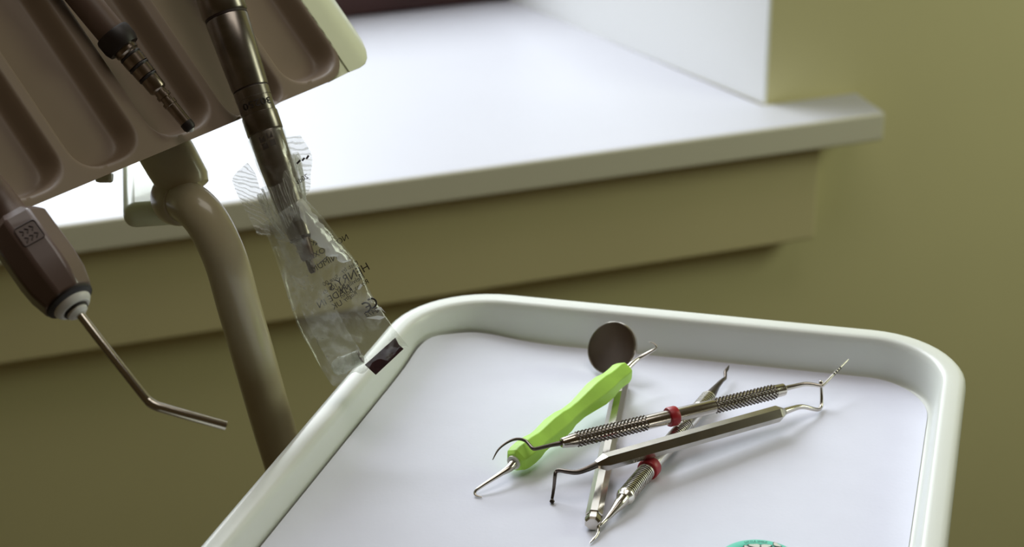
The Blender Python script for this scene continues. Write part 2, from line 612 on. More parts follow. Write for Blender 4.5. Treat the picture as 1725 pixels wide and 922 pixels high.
def knurl(A, B, r, name, m, parent, kind, pitch=.0011):
    ax = B - A
    L = ax.length
    na = 72
    nl_ = int(L / (.00013 if kind == 'rings' else .0002))
    amp = r * .15
    def f(i, j):
        if i < 2 or i > nl_ - 2: return -amp
        a = 2 * PI * j / na
        s = L * i / nl_
        if kind == 'diamond':
            kq = 11
            p1 = (kq * a / (2 * PI) + s / pitch * .62) % 1.0
            p2 = (kq * a / (2 * PI) - s / pitch * .62) % 1.0
            return -amp * 1.6 * (1 - min(1, 2.4 * min(min(p1, 1 - p1), min(p2, 1 - p2))))
        return -amp * 1.3 * (0 if (s / pitch) % 1 < .55 else 1)
    o = MB().sweep([A + ax * (i / nl_) for i in range(nl_ + 1)], r, na, rmod=f).build(name, m, parent, smooth=25)
    if kind == 'rings':
        o.data.materials.append(M['hp'])           # grooves coloured darker, painted shade between the ribs
        for p in o.data.polygons:
            if p.index < nl_ * na and ((p.index // na) * L / nl_ / pitch) % 1 >= .55: p.material_index = 1
    return o


# ---- periodontal probe with two dark knurled grips and a red ring
t = thing('periodontal_probe', 'double-ended probe with dark knurled grips and red ring, lying topmost of the pile', 'dental probe', zz(1130, 703, 0))
PA, PB = zz(945, 747, .0152), zz(1322, 656, .0118)
def pp(f_): return PA + (PB - PA) * f_
rp = px(13.3)
MB().lathe(PA, PB, [(0, rp * .5), (.004, rp * .62), (.05, rp * .86), (.055, rp * .86), (.06, rp * .86), (.36, rp * .86), (.37, rp * .92), (.66, rp * .92), (.67, rp * .86), (.955, rp * .86), (.958, rp * .84), (.994, rp * .80), (1, rp * .6)], n=28).build('handle', M['steel'], t)
knurl(pp(.062), pp(.368), rp * 1.02, 'knurled_grip', M['steel_dark'], t, 'diamond', .0012)
knurl(pp(.672), pp(.952), rp * 1.02, 'knurled_grip', M['steel_dark'], t, 'diamond', .0012)
MB().lathe(pp(.464), pp(.502), [(0, rp * .93), (0, rp * 1.18), (.12, rp * 1.26), (.88, rp * 1.26), (1, rp * 1.18), (1, rp * .93)], n=28).build('red_ring', M['red'], t)
P, R = path([(950, 746, .0146, 5), (930, 750, .0148, 3.6), (905, 756, .0152, 3.2), (898, 756, .0154, 3.2), (892, 750, .0156, 3.0), (885, 743, .016, 2.8), (874, 740, .0162, 2.6), (862, 742, .016, 2.4), (848, 750, .015, 2.0), (838, 760, .0135, 1.6), (830, 775, .011, .7)])
MB().sweep(P, R, 12).build('curved_tip', M['steel_dark'], t)
P, R = path([(1316, 657, .0112, 5.5), (1330, 653, .0112, 4.4), (1352, 648, .0115, 3.8), (1362, 647.5, .0115, 3.6), (1374, 649, .0112, 3.2), (1383, 650.5, .0112, 2.8), (1387, 649, .0113, 2.6), (1398, 638, .0125, 2.4), (1412, 623, .0142, 2.1), (1429, 606, .016, 1.1)])
MB().sweep(P, R, 12).build('graduated_tip', M['steel'], t)
for k_ in (.42, .50, .58, .66):
    a = zz(1387 + 42 * (k_ - .02), 649 - 43 * (k_ - .02), .0113 + .0047 * (k_ - .02))
    b = zz(1387 + 42 * (k_ + .02), 649 - 43 * (k_ + .02), .0113 + .0047 * (k_ + .02))
    MB().lathe(a, b, [(0, px(2.6)), (1, px(2.6))], n=12).build('marking_band', M['print'], t)

# ---- six-sided steel explorer
t = thing('hexagonal_plugger', 'plain six-sided steel plugger with bent ball tips, lying just in front of the knurled probe', 'dental plugger', zz(1160, 740, 0))
XA, XB = zz(1004, 783, .0154), zz(1322, 694, .0098)
rx = px(14.2)
MB().lathe(XA, XB, [(0, rx * .42), (.045, rx * .98), (.05, rx), (.957, rx), (.962, rx * .98), (1, rx * .45)], n=6, twist=.04).build('handle', M['steel_satin'], t, smooth=20)
XM = [(1008, 782, .0153, 6), (990, 790, .015, 5.2), (972, 796, .0146, 4.4), (956, 795, .0142, 4), (943, 793, .0137, 3.6), (937, 795, .0128, 3.4), (935, 802, .0115, 3.2), (933, 822, .006, 2.8), (930, 841, .0015, 2.6)]
P, R = path(XM)
mb = MB().sweep(P, R, 12)
bc = zz(930, 845, .0012)
mb.lathe(bc + ZV * -.0011, bc + ZV * .0011, [(0, .0003), (.15, .0008), (.5, .00115), (.85, .0008), (1, .0003)], n=14)
mb.build('ball_tip', M['steel_dark'], t)
P, R = path([(1318, 695, .0098, 6.4), (1332, 690, .009, 5.2), (1346, 686, .0077, 4.4), (1356, 686, .0066, 4), (1368, 689, .0045, 3.6), (1377, 690.5, .0026, 3.4), (1382, 688, .0016, 3.2), (1384, 681, .0025, 3), (1384, 665, .006, 2.6), (1383, 648, .0105, 2.4)])
mb = MB().sweep(P, R, 12)
bc = zz(1383, 645, .0112)
mb.lathe(bc + ZV * -.0011, bc + ZV * .0011, [(0, .0003), (.15, .0008), (.5, .00115), (.85, .0008), (1, .0003)], n=14)
mb.build('ball_tip', M['steel'], t)
# stamped marks along the upper flat
mb = MB()

# ---- silver scaler with fine ribbed grips
t = thing('silver_scaler', 'bright steel scaler with fine ribbed grips and red ring, lying lowest under two instruments', 'scaler', zz(1120, 760, 0))
SA, SB = zz(1049, 842, .0052), zz(1196, 668, .0050)
def ss(f_): return SA + (SB - SA) * f_
rs = px(15.2, .99)
MB().lathe(SA, SB, [(0, rs * .62), (0, rs * .74), (.012, rs * .8), (.02, rs * .95), (.028, rs), (.034, rs), (.036, rs * .72), (.252, rs * .72), (.256, rs * .90), (.466, rs * .90), (.47, rs * .72), (.70, rs * .72), (.705, rs * .9), (.86, rs * .9), (.865, rs * .7), (.985, rs * .7), (.988, rs * .85), (1, rs * .6)], n=28).build('handle', M['steel_bright'], t)
knurl(ss(.040), ss(.255), rs * .96, 'ribbed_grip', M['steel_bright'], t, 'rings', .0014)
knurl(ss(.47), ss(.70), rs * .94, 'ribbed_grip', M['steel_bright'], t, 'rings', .0014)
knurl(ss(.865), ss(.985), rs * .92, 'ribbed_grip', M['steel_bright'], t, 'rings', .0014)
MB().lathe(ss(.262), ss(.312), [(0, rs * .9), (0, rs * 1.12), (.12, rs * 1.2), (.88, rs * 1.2), (1, rs * 1.12), (1, rs * .9)], n=28).build('red_ring', M['red'], t)
P, R = path([(1051, 840, .0052, 11.5), (1044, 849, .005, 10), (1034, 861, .0044, 6.5), (1022, 875, .0034, 3.8), (1012, 885, .0030, 3), (1008, 888, .0028, 2.8), (1008, 896, .0022, 2.6), (1005, 903, .0015, 2.6), (1000, 909, .0011, 2.6), (993, 916, .0008, .7)])
MB().sweep(P, R, 14).build('blade_tip', M['steel'], t)
P, R = path([(1194, 670, .0050, 9.5), (1200, 662, .0050, 8), (1208, 651, .0048, 5), (1216, 642, .005, 3.4), (1221, 638, .005, 3), (1222, 634, .0055, 2.6), (1222, 627, .006, 3.0), (1225, 622, .0062, 2.8), (1228, 616, .0068, .6)])
MB().sweep(P, R, 14).build('blade_tip', M['steel_dark'], t)

# ---- teal cup at the bottom of the frame
cc = zz(1279, 948, .012)
cb = V((cc.x, cc.y, ZT))
t = thing('paste_cup', 'small round teal plastic cup with printed lid on the paper, at the near edge', 'cup', cb)
rc = .0172
mb = MB()
def circ(r, z, n=64): return [cb + V((r * math.cos(2 * PI * i / n), r * math.sin(2 * PI * i / n), z)) for i in range(n)]
mb.rings([circ(.0125, .0002), (circ(.0135, .0006)), circ(.0150, .0105), circ(rc, .0112), circ(rc * 1.01, .0117), circ(rc, .0121), circ(rc * .985, .0122)], cap1=True)
mb.build('cup_body', M['teal'], t)
mb = MB()
mb.rings([circ(rc * .98, .0123), circ(rc * .82, .0127), circ(rc * .74, .0124), circ(rc * .70, .0115), circ(rc * .3, .0112), circ(.0006, .0112)], cap0=False)
lid = mb.build('lid', M['teal_light'], t)
bl = MB()
def blob(ang, rad_, sx, sy, rot, z, scale=1.0, m=18):
    c = cb + V((math.cos(ang) * rad_, math.sin(ang) * rad_, z))
    pts = []
    for i in range(m):
        a = 2 * PI * i / m
        k_ = 1 + .18 * math.sin(3 * a + rot * 7)
        x, y = math.cos(a) * sx * k_ * scale, math.sin(a) * sy * k_ * scale
        pts.append(c + V((x * math.cos(rot) - y * math.sin(rot), x * math.sin(rot) + y * math.cos(rot), 0)))
    return pts
spots = [(1.25, .0118, .0022, .0014, .3), (1.62, .0116, .0024, .0013, 2.9), (1.95, .0103, .0013, .0021, .5), (.95, .0147, .0019, .0010, 2.3), (2.75, .0150, .0017, .0011, 1.2), (.35, .0149, .0014, .0009, 2.0), (4.2, .0100, .0024, .0018, .2), (5.2, .0090, .002, .0025, .8)]
ol = MB()
for a, r_, sx, sy, ro in spots:
    z_ = .01262 if r_ < .0128 else .01285
    q = blob(a, r_, sx, sy, ro, z_, 1.22); ol.add(q, [tuple(range(len(q)))])
    q = blob(a, r_, sx, sy, ro, z_ + .00012); bl.add(q, [tuple(range(len(q)))])
def curvetext(x, y):
    a = PI / 2 - x / .0146
    return cb + V((math.cos(a) * (.0146 + y), math.sin(a) * (.0146 + y), .0129))
text_mesh(ol, 'LITTLE SMILE', None, None, None, .0017, bend=curvetext)
text_mesh(ol, 'MINT', cb + V((.0022, .0086, .0119)), V((.97, .2, 0)), V((-.2, .97, 0)), .0022)
ol.build('black_outlines', M['print'], lid, smooth=0)
bl.build('pale_patches', M['cream'], lid, smooth=0)

# ================================================================= DELIVERY UNIT (upper left)
E_, NH = V((.604, .797, 0)).normalized(), V((.797, -.604, 0)).normalized()
N_ = (NH + ZV).normalized()
G_ = (NH - ZV).normalized()
P0 = D(430, 190, 1.0)
def U(s, t_, n_=0.0): return P0 + E_ * s + G_ * t_ + N_ * n_
unit = thing('delivery_unit', 'dental delivery unit with grooved instrument rack on a curved enamelled arm', 'dental unit', D(480, 760, 1.03))
GC = [-.2165, -.1730, -.1295, -.0855, -.0395, .0050, .0475]
HW = .0196
GD = .0105
def groove(s, t_):
    d = 0.0
    for i, c in enumerate(GC):
        ds = abs(s - c) / HW
        end = -.0035 + (.006 if i == 5 else 0)
        rcap = .016
        dt = (t_ - (end - rcap)) / rcap
        q = math.sqrt(ds * ds + max(0, dt) ** 2) if dt > 0 else ds
        if dt > 0: q = (ds ** 2.6 + dt ** 2.6) ** (1 / 2.6)
        if q < 1:
            x = 1 - q
            k_ = min(1, x / .34)
            k_ = k_ * k_ * (3 - 2 * k_)
            d = max(d, GD * (k_ * .8 + .2 * (1 - q * q)))
    return d
S_LO, S_HI, T_LO = -.245, .0685, -.15
def s_right(t_):
    # rounded lower right corner of the plate
    rcn = .0165
    if t_ > -rcn:
        x = (t_ + rcn) / rcn
        return S_HI - rcn * (1 - math.sqrt(max(0, 1 - x * x)))
    return S_HI
ns, nt = 300, 110
tv = [T_LO * (1 - (j / nt)) ** 1.0 for j in range(nt + 1)]
rows_f, rows_b = [], []
for tt in tv:
    hi = s_right(tt)
    rows_f.append([U(S_LO + (hi - S_LO) * i / ns, tt, -groove(S_LO + (hi - S_LO) * i / ns, tt)) for i in range(ns + 1)])
mb = MB()
vs = [p for r_ in rows_f for p in r_]
W1 = ns + 1
fs = [(j * W1 + i, j * W1 + i + 1, (j + 1) * W1 + i + 1, (j + 1) * W1 + i) for j in range(nt) for i in range(ns)]
# rim skirt going back behind the face
bd = [(0, i) for i in range(ns + 1)] + [(j, ns) for j in range(1, nt + 1)] + [(nt, i) for i in range(ns - 1, -1, -1)] + [(j, 0) for j in range(nt - 1, 0, -1)]
base = len(vs)
for (j, i) in bd:
    s_ = S_LO + (s_right(tv[j]) - S_LO) * i / ns
    vs.append(U(s_, tv[j], -.0005) - NH * .004)
m_ = len(bd)
for k_ in range(m_):
    a, b = bd[k_], bd[(k_ + 1) % m_]
    fs.append((a[0] * W1 + a[1], b[0] * W1 + b[1], base + (k_ + 1) % m_, base + k_))
mb.add(vs, fs)
mb.build('instrument_rack', M['rack'], unit, smooth=50)
# housing behind it: wedge section, right end rounded like a bull nose
def HS(s, a, z): return P0 + E_ * s - NH * a + ZV * z     # a = back from the lower lip, z = up
def arc_sec(pts, rad, m=6):
    out = []
    n_ = len(pts)
    for i in range(n_):
        p, a_, b_ = [V((q[0], q[1], 0)) for q in (pts[i], pts[i - 1], pts[(i + 1) % n_])]
        u1, u2 = (a_ - p).normalized(), (b_ - p).normalized()
        ang = math.acos(max(-1, min(1, u1.dot(u2))))
        tl_ = rad[i] / math.tan(ang / 2)
        A_, B_ = p + u1 * tl_, p + u2 * tl_
        for j in range(m + 1):
            x = j / m
            q = A_ * (1 - x) ** 2 + p * 2 * x * (1 - x) + B_ * x * x
            out.append((q.x, q.y))
    return out
def full_sec(d):
    q2 = math.sqrt(2)
    return arc_sec([(d + q2 * d, d), (.172 - d, d), (.172 - d, .118 - d), (.118 - d + q2 * d, .118 - d)], [.0006, .016, .012, .010])
full = full_sec(0)
back = arc_sec([(.022, 0.0005), (.172, 0), (.172, .118), (.140, .118)], [.003, .02, .014, .008])
mb = MB()
S_END, RE = .1059, .0300
rings_ = [[HS(S_LO, a, z) for a, z in back], [HS(.0674, a, z) for a, z in back], [HS(.0677, a, z) for a, z in full]]
for q in [0, .1, .2, .3, .4, .5, .6, .7, .8, .9, 1.0]:
    s_ = S_END - RE + RE * math.sin(q * PI / 2)
    rings_.append([HS(s_, a, z) for a, z in full_sec(RE * (1 - math.cos(q * PI / 2)))])
mb.rings(rings_)
cq = [U(s_right(-.0165 + .0165 * i / 12), -.0165 + .0165 * i / 12, -.0008) for i in range(13)] + [U(.0674, -.0008, -.0008), U(.0674, -.0165, -.0008)]
mb.prism(cq, NH * -.008)
mb.build('housing', M['housing'], unit, smooth=50)
# seam where the two housing shells meet
# arm: neck out of the housing, joint block, collar, bent tube
mb = MB()
n0, n1 = D(262, 225, 1.0), D(318, 322, .998)
MB().lathe(n0, n1, [(0, px(47)), (.5, px(46)), (.88, px(44)), (1.0, px(38))], n=32).build('arm_neck', M['tube'], unit)
bk = V((-.17, 1, 0)).normalized()
bs = V((1, .17, 0)).normalized()
fl_ = D(206, 350, 1.035)
hw = px(56, 1.035)
MB().box(fl_ + bs * hw + bk * .07 - ZV * .0065, bs * hw, bk * .07, ZV * .0065).build('swing_arm', M['housing'], unit, bevel=.006, seg=5, smooth=60)
MB().lathe(D(292, 340, 1.046), D(302, 336, 1.004), [(0, px(38)), (.6, px(40)), (1, px(42))], n=32).build('joint_sleeve', M['tube'], unit)
cA, cB = D(296, 332, 1.006), D(309, 342, .992)
MB().lathe(cA, cB, [(0, px(44)), (.3, px(46)), (.6, px(44)), (.85, px(40)), (1, px(34))], n=36).build('joint_collar', M['tube'], unit)
tp = [(300, 335, 1.0), (322, 345, .990), (345, 368, .985), (366, 405, .985), (384, 450, .989), (402, 515, .997), (424, 590, 1.007), (448, 675, 1.019), (472, 755, 1.032)]
T3 = [D(*q) for q in tp]
last = T3[-1]
cenb = V((.045, .80, ZT - .028))
T3 += [last + V((.012, -.004, -.045)), V((-.075, .872, last.z - .075)), V((-.03, .85, cenb.z - .030)), V((.02, .825, cenb.z - .018)), V((.045, .815, cenb.z - .014))]
P = smooth_path(T3, 8)
MB().sweep(P, px(36.5), 32).build('arm_tube', M['tube'], unit, smooth=50)
mb = MB()
mb.box(V((.035, .80, ZT - .0115)), V((.09, .02, 0)), V((-.014, .063, 0)), V((0, 0, .0065)))
mb.build('tray_bracket', M['tube'], unit, bevel=.004)
# small grey latch under the left of the unit
lt = D(176, 299, .985)
MB().box(lt, RT * px(13), UP * px(8.5) + FW * .001, FW * .004).build('latch', M['tube'], unit, bevel=.0012)
a, b = U(.0715, -.0148, .0), U(.0880, -.0148, -.002)

# ---- coupling on its hose (left groove)
cp_ax = lambda u, v, n_: PL(u, v, U(0, 0, n_), N_)
A, B = cp_ax(188, 56, .008), cp_ax(323, 219, .008)
hx = (A - B).normalized()
H0 = A + hx * .075
dd = 3600 / .965
t = thing('turbine_coupling', 'stepped metal hose coupling with black collar in third rack groove from the right', 'handpiece coupling', B)
L_ = (B - A).length
def q_(pxl): return pxl / dd
MB().sweep(smooth_path([A + (B - A) * .04, A + hx * .04, H0, A + hx * .125 + N_ * .004, A + hx * .165 + N_ * .004 - NH * .012 + ZV * .004, A + hx * .18 - NH * .06 + ZV * .012, A + hx * .18 - NH * .12 + ZV * .0], 6), q_(25.5), 32).build('hose_end', M['hose'], t)
MB().lathe(A, A + (B - A) * .16, [(0, q_(26)), (0, q_(30)), (.12, q_(31.5)), (.7, q_(31.5)), (1, q_(28)), (1, q_(18))], n=36).build('black_collar', M['black'], t)
pr = [(.14, 21), (.20, 21), (.215, 18.5), (.25, 18.5), (.25, 19.5), (.33, 19), (.33, 16.5), (.36, 16.5), (.36, 18), (.44, 17.5), (.44, 14.5), (.47, 14.5), (.47, 16), (.575, 15.5), (.59, 13.5), (.60, 10.5), (.635, 10.5), (.635, 12.5), (.665, 12.5), (.665, 9), (.71, 9), (.71, 12), (.745, 12), (.75, 10.5), (.93, 10.2)]
MB().lathe(A, B, [(a, q_(b)) for a, b in pr], n=32).build('spigot', M['brass'], t)
for a_, r_ in ((.235, 19), (.345, 18.2), (.455, 16.5)):
    MB().lathe(A + (B - A) * (a_ - .014), A + (B - A) * (a_ + .014), [(0, q_(r_ - 3)), (.0, q_(r_ - .6)), (.5, q_(r_ + .8)), (1, q_(r_ - .6)), (1, q_(r_ - 3))], n=32).build('o_ring', M['black'], t)
MB().lathe(A + (B - A) * .925, B, [(0, q_(9)), (0, q_(11)), (.6, q_(11)), (.9, q_(8.5)), (1, q_(4.5))], n=28).build('end_fitting', M['black'], t)
MB().lathe(A + (B - A) * .99, A + (B - A) * 1.015, [(0, q_(6)), (.6, q_(5)), (1, q_(2))], n=18).build('light_port', M['white'], t)

# ---- straight handpiece in the next groove
def hpd(v): return .992 - .014 * (v - 20) / 435
HA, HB = D(378, 20, hpd(20)), D(527, 458, hpd(458))
def hv(v): return HA + (HB - HA) * ((v - 20) / 438.0)
def hr(p_): return p_ * .987 / F
t = thing('straight_handpiece', 'brownish metal straight handpiece hanging over the rack lip, nose inside clear sleeve', 'handpiece', hv(458))
MB().lathe(hv(-190), hv(27), [(0, hr(38)), (.9, hr(39)), (.985, hr(39)), (1, hr(37))], n=44).build('motor', M['hp'], t)
MB().lathe(hv(26), hv(31), [(0, hr(36.5)), (1, hr(36.5))], n=44).build('dark_ring', M['hp_dark'], t)
MB().lathe(hv(30), hv(151), [(0, hr(35)), (.03, hr(37)), (.5, hr(34.5)), (.97, hr(31.8)), (1, hr(31))], n=44).build('taper_body', M['hp'], t)
MB().lathe(hv(150), hv(154), [(0, hr(30.2)), (1, hr(30.2))], n=44).build('dark_ring', M['hp_dark'], t)
nr2 = MB().lathe(hv(153), hv(195), [(0, hr(30)), (.03, hr(31)), (.36, hr(30.6)), (.37, hr(30.0)), (.40, hr(30.0)), (.41, hr(30.4)), (.97, hr(29.6)), (1, hr(29))], n=44).build('numbered_ring', M['hp'], t)
MB().lathe(hv(194.5), hv(226), [(0, hr(29.6)), (.03, hr(31.2)), (.95, hr(31)), (1, hr(30))], n=44).build('chuck_ring', M['hp'], t)
MB().lathe(hv(225), hv(402), [(0, hr(29)), (.02, hr(29.8)), (.3, hr(28.5)), (.55, hr(26)), (.75, hr(23.5)), (.96, hr(21)), (1, hr(20))], n=40).build('front_sleeve', M['hp'], t)
# small square windows pressed in the sleeve
MB().lathe(hv(401), hv(404), [(0, hr(20.6)), (1, hr(20.6))], n=36).build('dark_ring', M['hp_dark'], t)
MB().lathe(hv(403), hv(438), [(0, hr(14)), (.1, hr(13.5)), (.9, hr(12)), (1, hr(10))], n=32).build('nose', M['tip_dark'], t)
MB().lathe(hv(436), hv(460), [(0, hr(6.5)), (.85, hr(6)), (1, hr(4))], n=24).build('chuck_tip', M['tip_dark'], t)
MB().sweep(smooth_path([hv(-186), hv(-230), hv(-290) + N_ * .004, hv(-350) - NH * .03 + N_ * .012, hv(-372) - NH * .08 + ZV * .01, hv(-350) - NH * .14], 6), hr(27), 32).build('motor_hose', M['hose'], t)
# number round the ring, upside down as it hangs
ax = (HB - HA).normalized()
tocam = -ray(430, 178).normalized()
zf = (tocam - ax * tocam.dot(ax)).normalized()
xf = zf.cross(ax).normalized()
if xf.dot(RT) < 0: xf = -xf
rc_ = hr(31.3)
mid = hv(181)
def numbend(x, y):
    # reading direction runs right-to-left, tops of figures towards the nose
    a = -x / rc_ + .10
    return mid + xf * (math.sin(a) * rc_) + zf * (math.cos(a) * rc_) + ax * y
mb = text_mesh(MB(), '30250', None, None, None, hr(17), bend=lambda x, y: numbend(x * 1.35, y))
mb.build('engraved_number', M['print'], nr2, smooth=0)
# faint square marks pressed in the sleeve
mb = MB()
for i, (dx, vv) in enumerate([(-.30, 239), (.16, 236), (-.26, 251), (.20, 249)]):
    c = hv(vv)
    r_ = hr(29.9)
    quad = []
    for (da, dy) in ((-.17, -hr(5)), (.17, -hr(5)), (.17, hr(5)), (-.17, hr(5))):
        a = dx + da
        quad.append(c + xf * (math.sin(a) * r_) + zf * (math.cos(a) * r_) + ax * dy)
    mb.add(quad, [(0, 1, 2, 3)])
mb.build('square_marks', M['hp_dark'], t, smooth=0)

# ---- clear sterile sleeve over the nose
bag = thing('clear_sleeve', 'crinkled clear plastic sterile sleeve with mirrored black print, hanging onto the tray rim', 'plastic sleeve', Z(640, 600, RIM))
LB = [(440, 378), (455, 410), (474, 465), (500, 545), (525, 592), (545, 628), (560, 650)]
RB = [(512, 332), (545, 368), (575, 408), (600, 442), (628, 500), (660, 548), (688, 584)]
def poly_at(Pq, b):
    x = b * (len(Pq) - 1)
    i = min(int(x), len(Pq) - 2)
    f_ = x - i
    # Catmull-Rom keeps the outline smooth
    p0, p1, p2, p3 = Pq[max(i - 1, 0)], Pq[i], Pq[i + 1], Pq[min(i + 2, len(Pq) - 1)]
    r = []
    for c in range(2):
        r.append(.5 * (2 * p1[c] + (p2[c] - p0[c]) * f_ + (2 * p0[c] - 5 * p1[c] + 4 * p2[c] - p3[c]) * f_ ** 2 + (3 * p1[c] - p0[c] - 3 * p2[c] + p3[c]) * f_ ** 3))
    return r
def bagpt(a, b, side, cr=1.0, off=0.0):
    l, r_ = poly_at(LB, b), poly_at(RB, b)
    u, v = l[0] + (r_[0] - l[0]) * a, l[1] + (r_[1] - l[1]) * a
    if b > .97: v += 6 * math.sin(a * 19) * (b - .97) / .03
    d = .970 + .010 * b
    thick = (.0085 * (1 - b) ** .8 + .0016) * math.sin(PI * min(1, max(0, a))) ** .6
    p = D(u, v, d + side * thick + off)
    w_ = noise.noise(V((a * 5, b * 7, side * 3.1))) * .0016 + noise.noise(V((a * 14, b * 16, side * 5.3))) * .0007
    w_ *= math.sin(PI * min(1, max(0, a))) ** .5 * cr
    return p + FW * w_
def baggrid(side, a0, a1, b0, b1, na=56, nb=84, off=0.0):
    mb = MB()
    vs = [bagpt(a0 + (a1 - a0) * i / na, b0 + (b1 - b0) * j / nb, side, 1, off) for j in range(nb + 1) for i in range(na + 1)]
    w1 = na + 1
    mb.add(vs, [(j * w1 + i, j * w1 + i + 1, (j + 1) * w1 + i + 1, (j + 1) * w1 + i) for j in range(nb) for i in range(na)])
    for j in range(nb + 1):
        for i in range(na + 1):
            mb.uv[j * w1 + i] = (i / na, j / nb)
    return mb
baggrid(-1, 0, 1, 0, 1).build('front_film', M['film'], bag, smooth=50)
baggrid(1, 0, 1, 0, 1).build('back_film', M['film'], bag, smooth=50)
# inner hazy gusset down the left half
baggrid(-.3, .12, .52, .06, .93, 24, 60).build('inner_gusset', M['film_hazy'], bag, smooth=50)
# folded right edge, near-opaque white to paint its highlight band
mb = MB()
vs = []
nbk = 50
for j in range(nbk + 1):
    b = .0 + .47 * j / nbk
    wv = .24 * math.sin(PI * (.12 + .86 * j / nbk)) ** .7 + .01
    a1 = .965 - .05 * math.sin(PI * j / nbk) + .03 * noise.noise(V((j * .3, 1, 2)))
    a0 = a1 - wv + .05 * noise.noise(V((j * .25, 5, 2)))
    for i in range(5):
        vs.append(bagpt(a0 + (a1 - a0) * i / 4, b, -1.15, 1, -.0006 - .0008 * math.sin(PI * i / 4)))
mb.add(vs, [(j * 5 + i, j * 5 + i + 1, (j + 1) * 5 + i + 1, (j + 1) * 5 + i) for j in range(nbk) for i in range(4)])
mb.build('edge_fold_highlight', M['shine'], bag, smooth=50)
for q in ([(602, 488), (607, 478), (611, 481), (606, 488)], [(616, 536), (636, 532), (650, 534), (640, 539)], [(631, 522), (641, 517), (650, 528), (643, 522)]):  # white slivers painted in as glints on the film
    MB().add([D(u, v, .9655) for u, v in q], [tuple(range(len(q)))]).build('painted_glint', M['shine'], bag, smooth=0)
# gathered cuff: pleated skirt flaring up round the handpiece, longer on the left
mb = MB()
nth, nbb = 220, 26
for j in range(nbb + 1):
    b = j / nbb
    for i in range(nth):
        th_ = 2 * PI * i / nth
        side = math.sin(th_)                      # -1 left .. +1 right
        v0 = 372 - 22 * side
        rise = (58 + 22 * abs(side) + 12 * noise.noise(V((math.cos(th_) * 2, math.sin(th_) * 2, 4)))) * b
        base_r = 27 - 3 * b
        spread = (20 if side < 0 else 12) * abs(side) ** 1.2 + 3
        fl_ = base_r + spread * math.sin(b * PI * .5) * (1 - .15 * b)
        fl_ += (4.5 * math.sin(17 * th_ + 3 * noise.noise(V((th_, b * 2, 0)))) + 2.0 * math.sin(41 * th_)) * (.25 + .75 * b)
        c = hv(v0 - rise)
        mb.v.append(c + xf * (math.sin(th_) * hr(fl_)) + zf * (math.cos(th_) * hr(max(29, 24 + .30 * fl_))))
        mb.uv[len(mb.v) - 1] = (i / nth * 3.2, b * .35)
for j in range(nbb):
    for i in range(nth):
        k_ = (i + 1) % nth
        mb.f.append((j * nth + i, j * nth + k_, (j + 1) * nth + k_, (j + 1) * nth + i))
mb.build('gathered_cuff', M['pleats'], bag, smooth=60)
def flap(name, base, outer, depth_bulge):
    mb = MB()
    n1, n2 = 70, 24
    for i in range(n1 + 1):
        bx, by = poly_at(base, i / n1)
        ox, oy = poly_at(outer, i / n1)
        jag = 1 + .05 * noise.noise(V((i * .9, 2, 7)))
        for j in range(n2 + 1):
            f_ = j / n2
            u, v = bx + (ox - bx) * f_ * jag, by + (oy - by) * f_ * jag
            dd_ = hpd(v) - .002 + depth_bulge * math.sin(PI * f_ * .5) + (.0011 * math.sin(i * .9) + .0009 * noise.noise(V((i * .21, j * .22, 3)))) * (f_ * .8 + .1)
            mb.v.append(D(u, v, dd_))
            mb.uv[len(mb.v) - 1] = (i / n1 * 1.1, f_ * .35)
    w1 = n2 + 1
    mb.f = [(i * w1 + j, i * w1 + j + 1, (i + 1) * w1 + j + 1, (i + 1) * w1 + j) for i in range(n1) for j in range(n2)]
    mb.build(name, M['pleats'], bag, smooth=60)
flap('torn_flap', [(456, 398), (452, 372), (444, 340), (434, 305), (430, 292)], [(434, 396), (412, 352), (396, 318), (393, 298), (417, 274)], -.004)
flap('torn_flap', [(470, 232), (476, 262), (486, 292), (496, 318), (504, 342)], [(506, 228), (525, 262), (523, 294), (522, 318), (508, 343)], .003)
# film pulled tight round the front of the handpiece
mb = MB()
rr_ = []
for j in range(40):
    v = 228 + 150 * j / 39
    ring = []
    for i in range(40):
        th_ = 2 * PI * i / 40
        r_ = hr(31.5 - 5.5 * max(0, (v - 260) / 140)) + .0005 * noise.noise(V((math.cos(th_) * 3, math.sin(th_) * 3, v * .05)))
        ring.append(hv(v) + xf * (math.sin(th_) * r_) + zf * (math.cos(th_) * r_))
    rr_.append(ring)
mb.rings(rr_, False, False)
mb.build('tight_film', M['film'], bag, smooth=60)
# mirrored print on the back film (read from behind)
def on_bag(u, v, d=.9755): return D(u, v, d)
class Printer:
    def __init__(s): s.m = MB()
    def line(s, body, u, v, size, ang=150.5):
        o = on_bag(u, v)
        a = math.radians(ang)
        right = (RT * math.cos(a) - UP * math.sin(a))      # pixel direction (x right, y down)
        upv = (RT * -math.sin(math.radians(29.5)) + UP * math.cos(math.radians(29.5)))
        sc = px(size, .976)
        text_mesh(s.m, body, o, right, upv, sc)
pr_ = Printer()
pr_.line('LATEX', 541, 402, 12.6)
pr_.line('NON TOXIC', 552, 418, 13.8)
pr_.line('MINIMUM', 553, 440, 14.9)
pr_.line('Dist. by', 589, 450, 10.3)
pr_.line('HENRY S', 588, 467, 19.5)
pr_.line('Melville NY', 590, 478, 11.5)
pr_.line('Roma Bonn', 597, 487, 11.5)
pr_.line('Rugby', 590, 499, 10.3)
pr_.line('Size 00', 557, 473, 10.3)
pr_.line('100 ds', 556, 487, 10.3)
pr_.line('N', 578, 486, 17.2)
pr_.line('MADE IN', 563, 500, 16.1)
pr_.line('UK', 568, 514, 13.8)
pr_.line('0473', 626, 527, 12.6, 156)
pr_.line('Single', 534, 574, 9.2, 252)
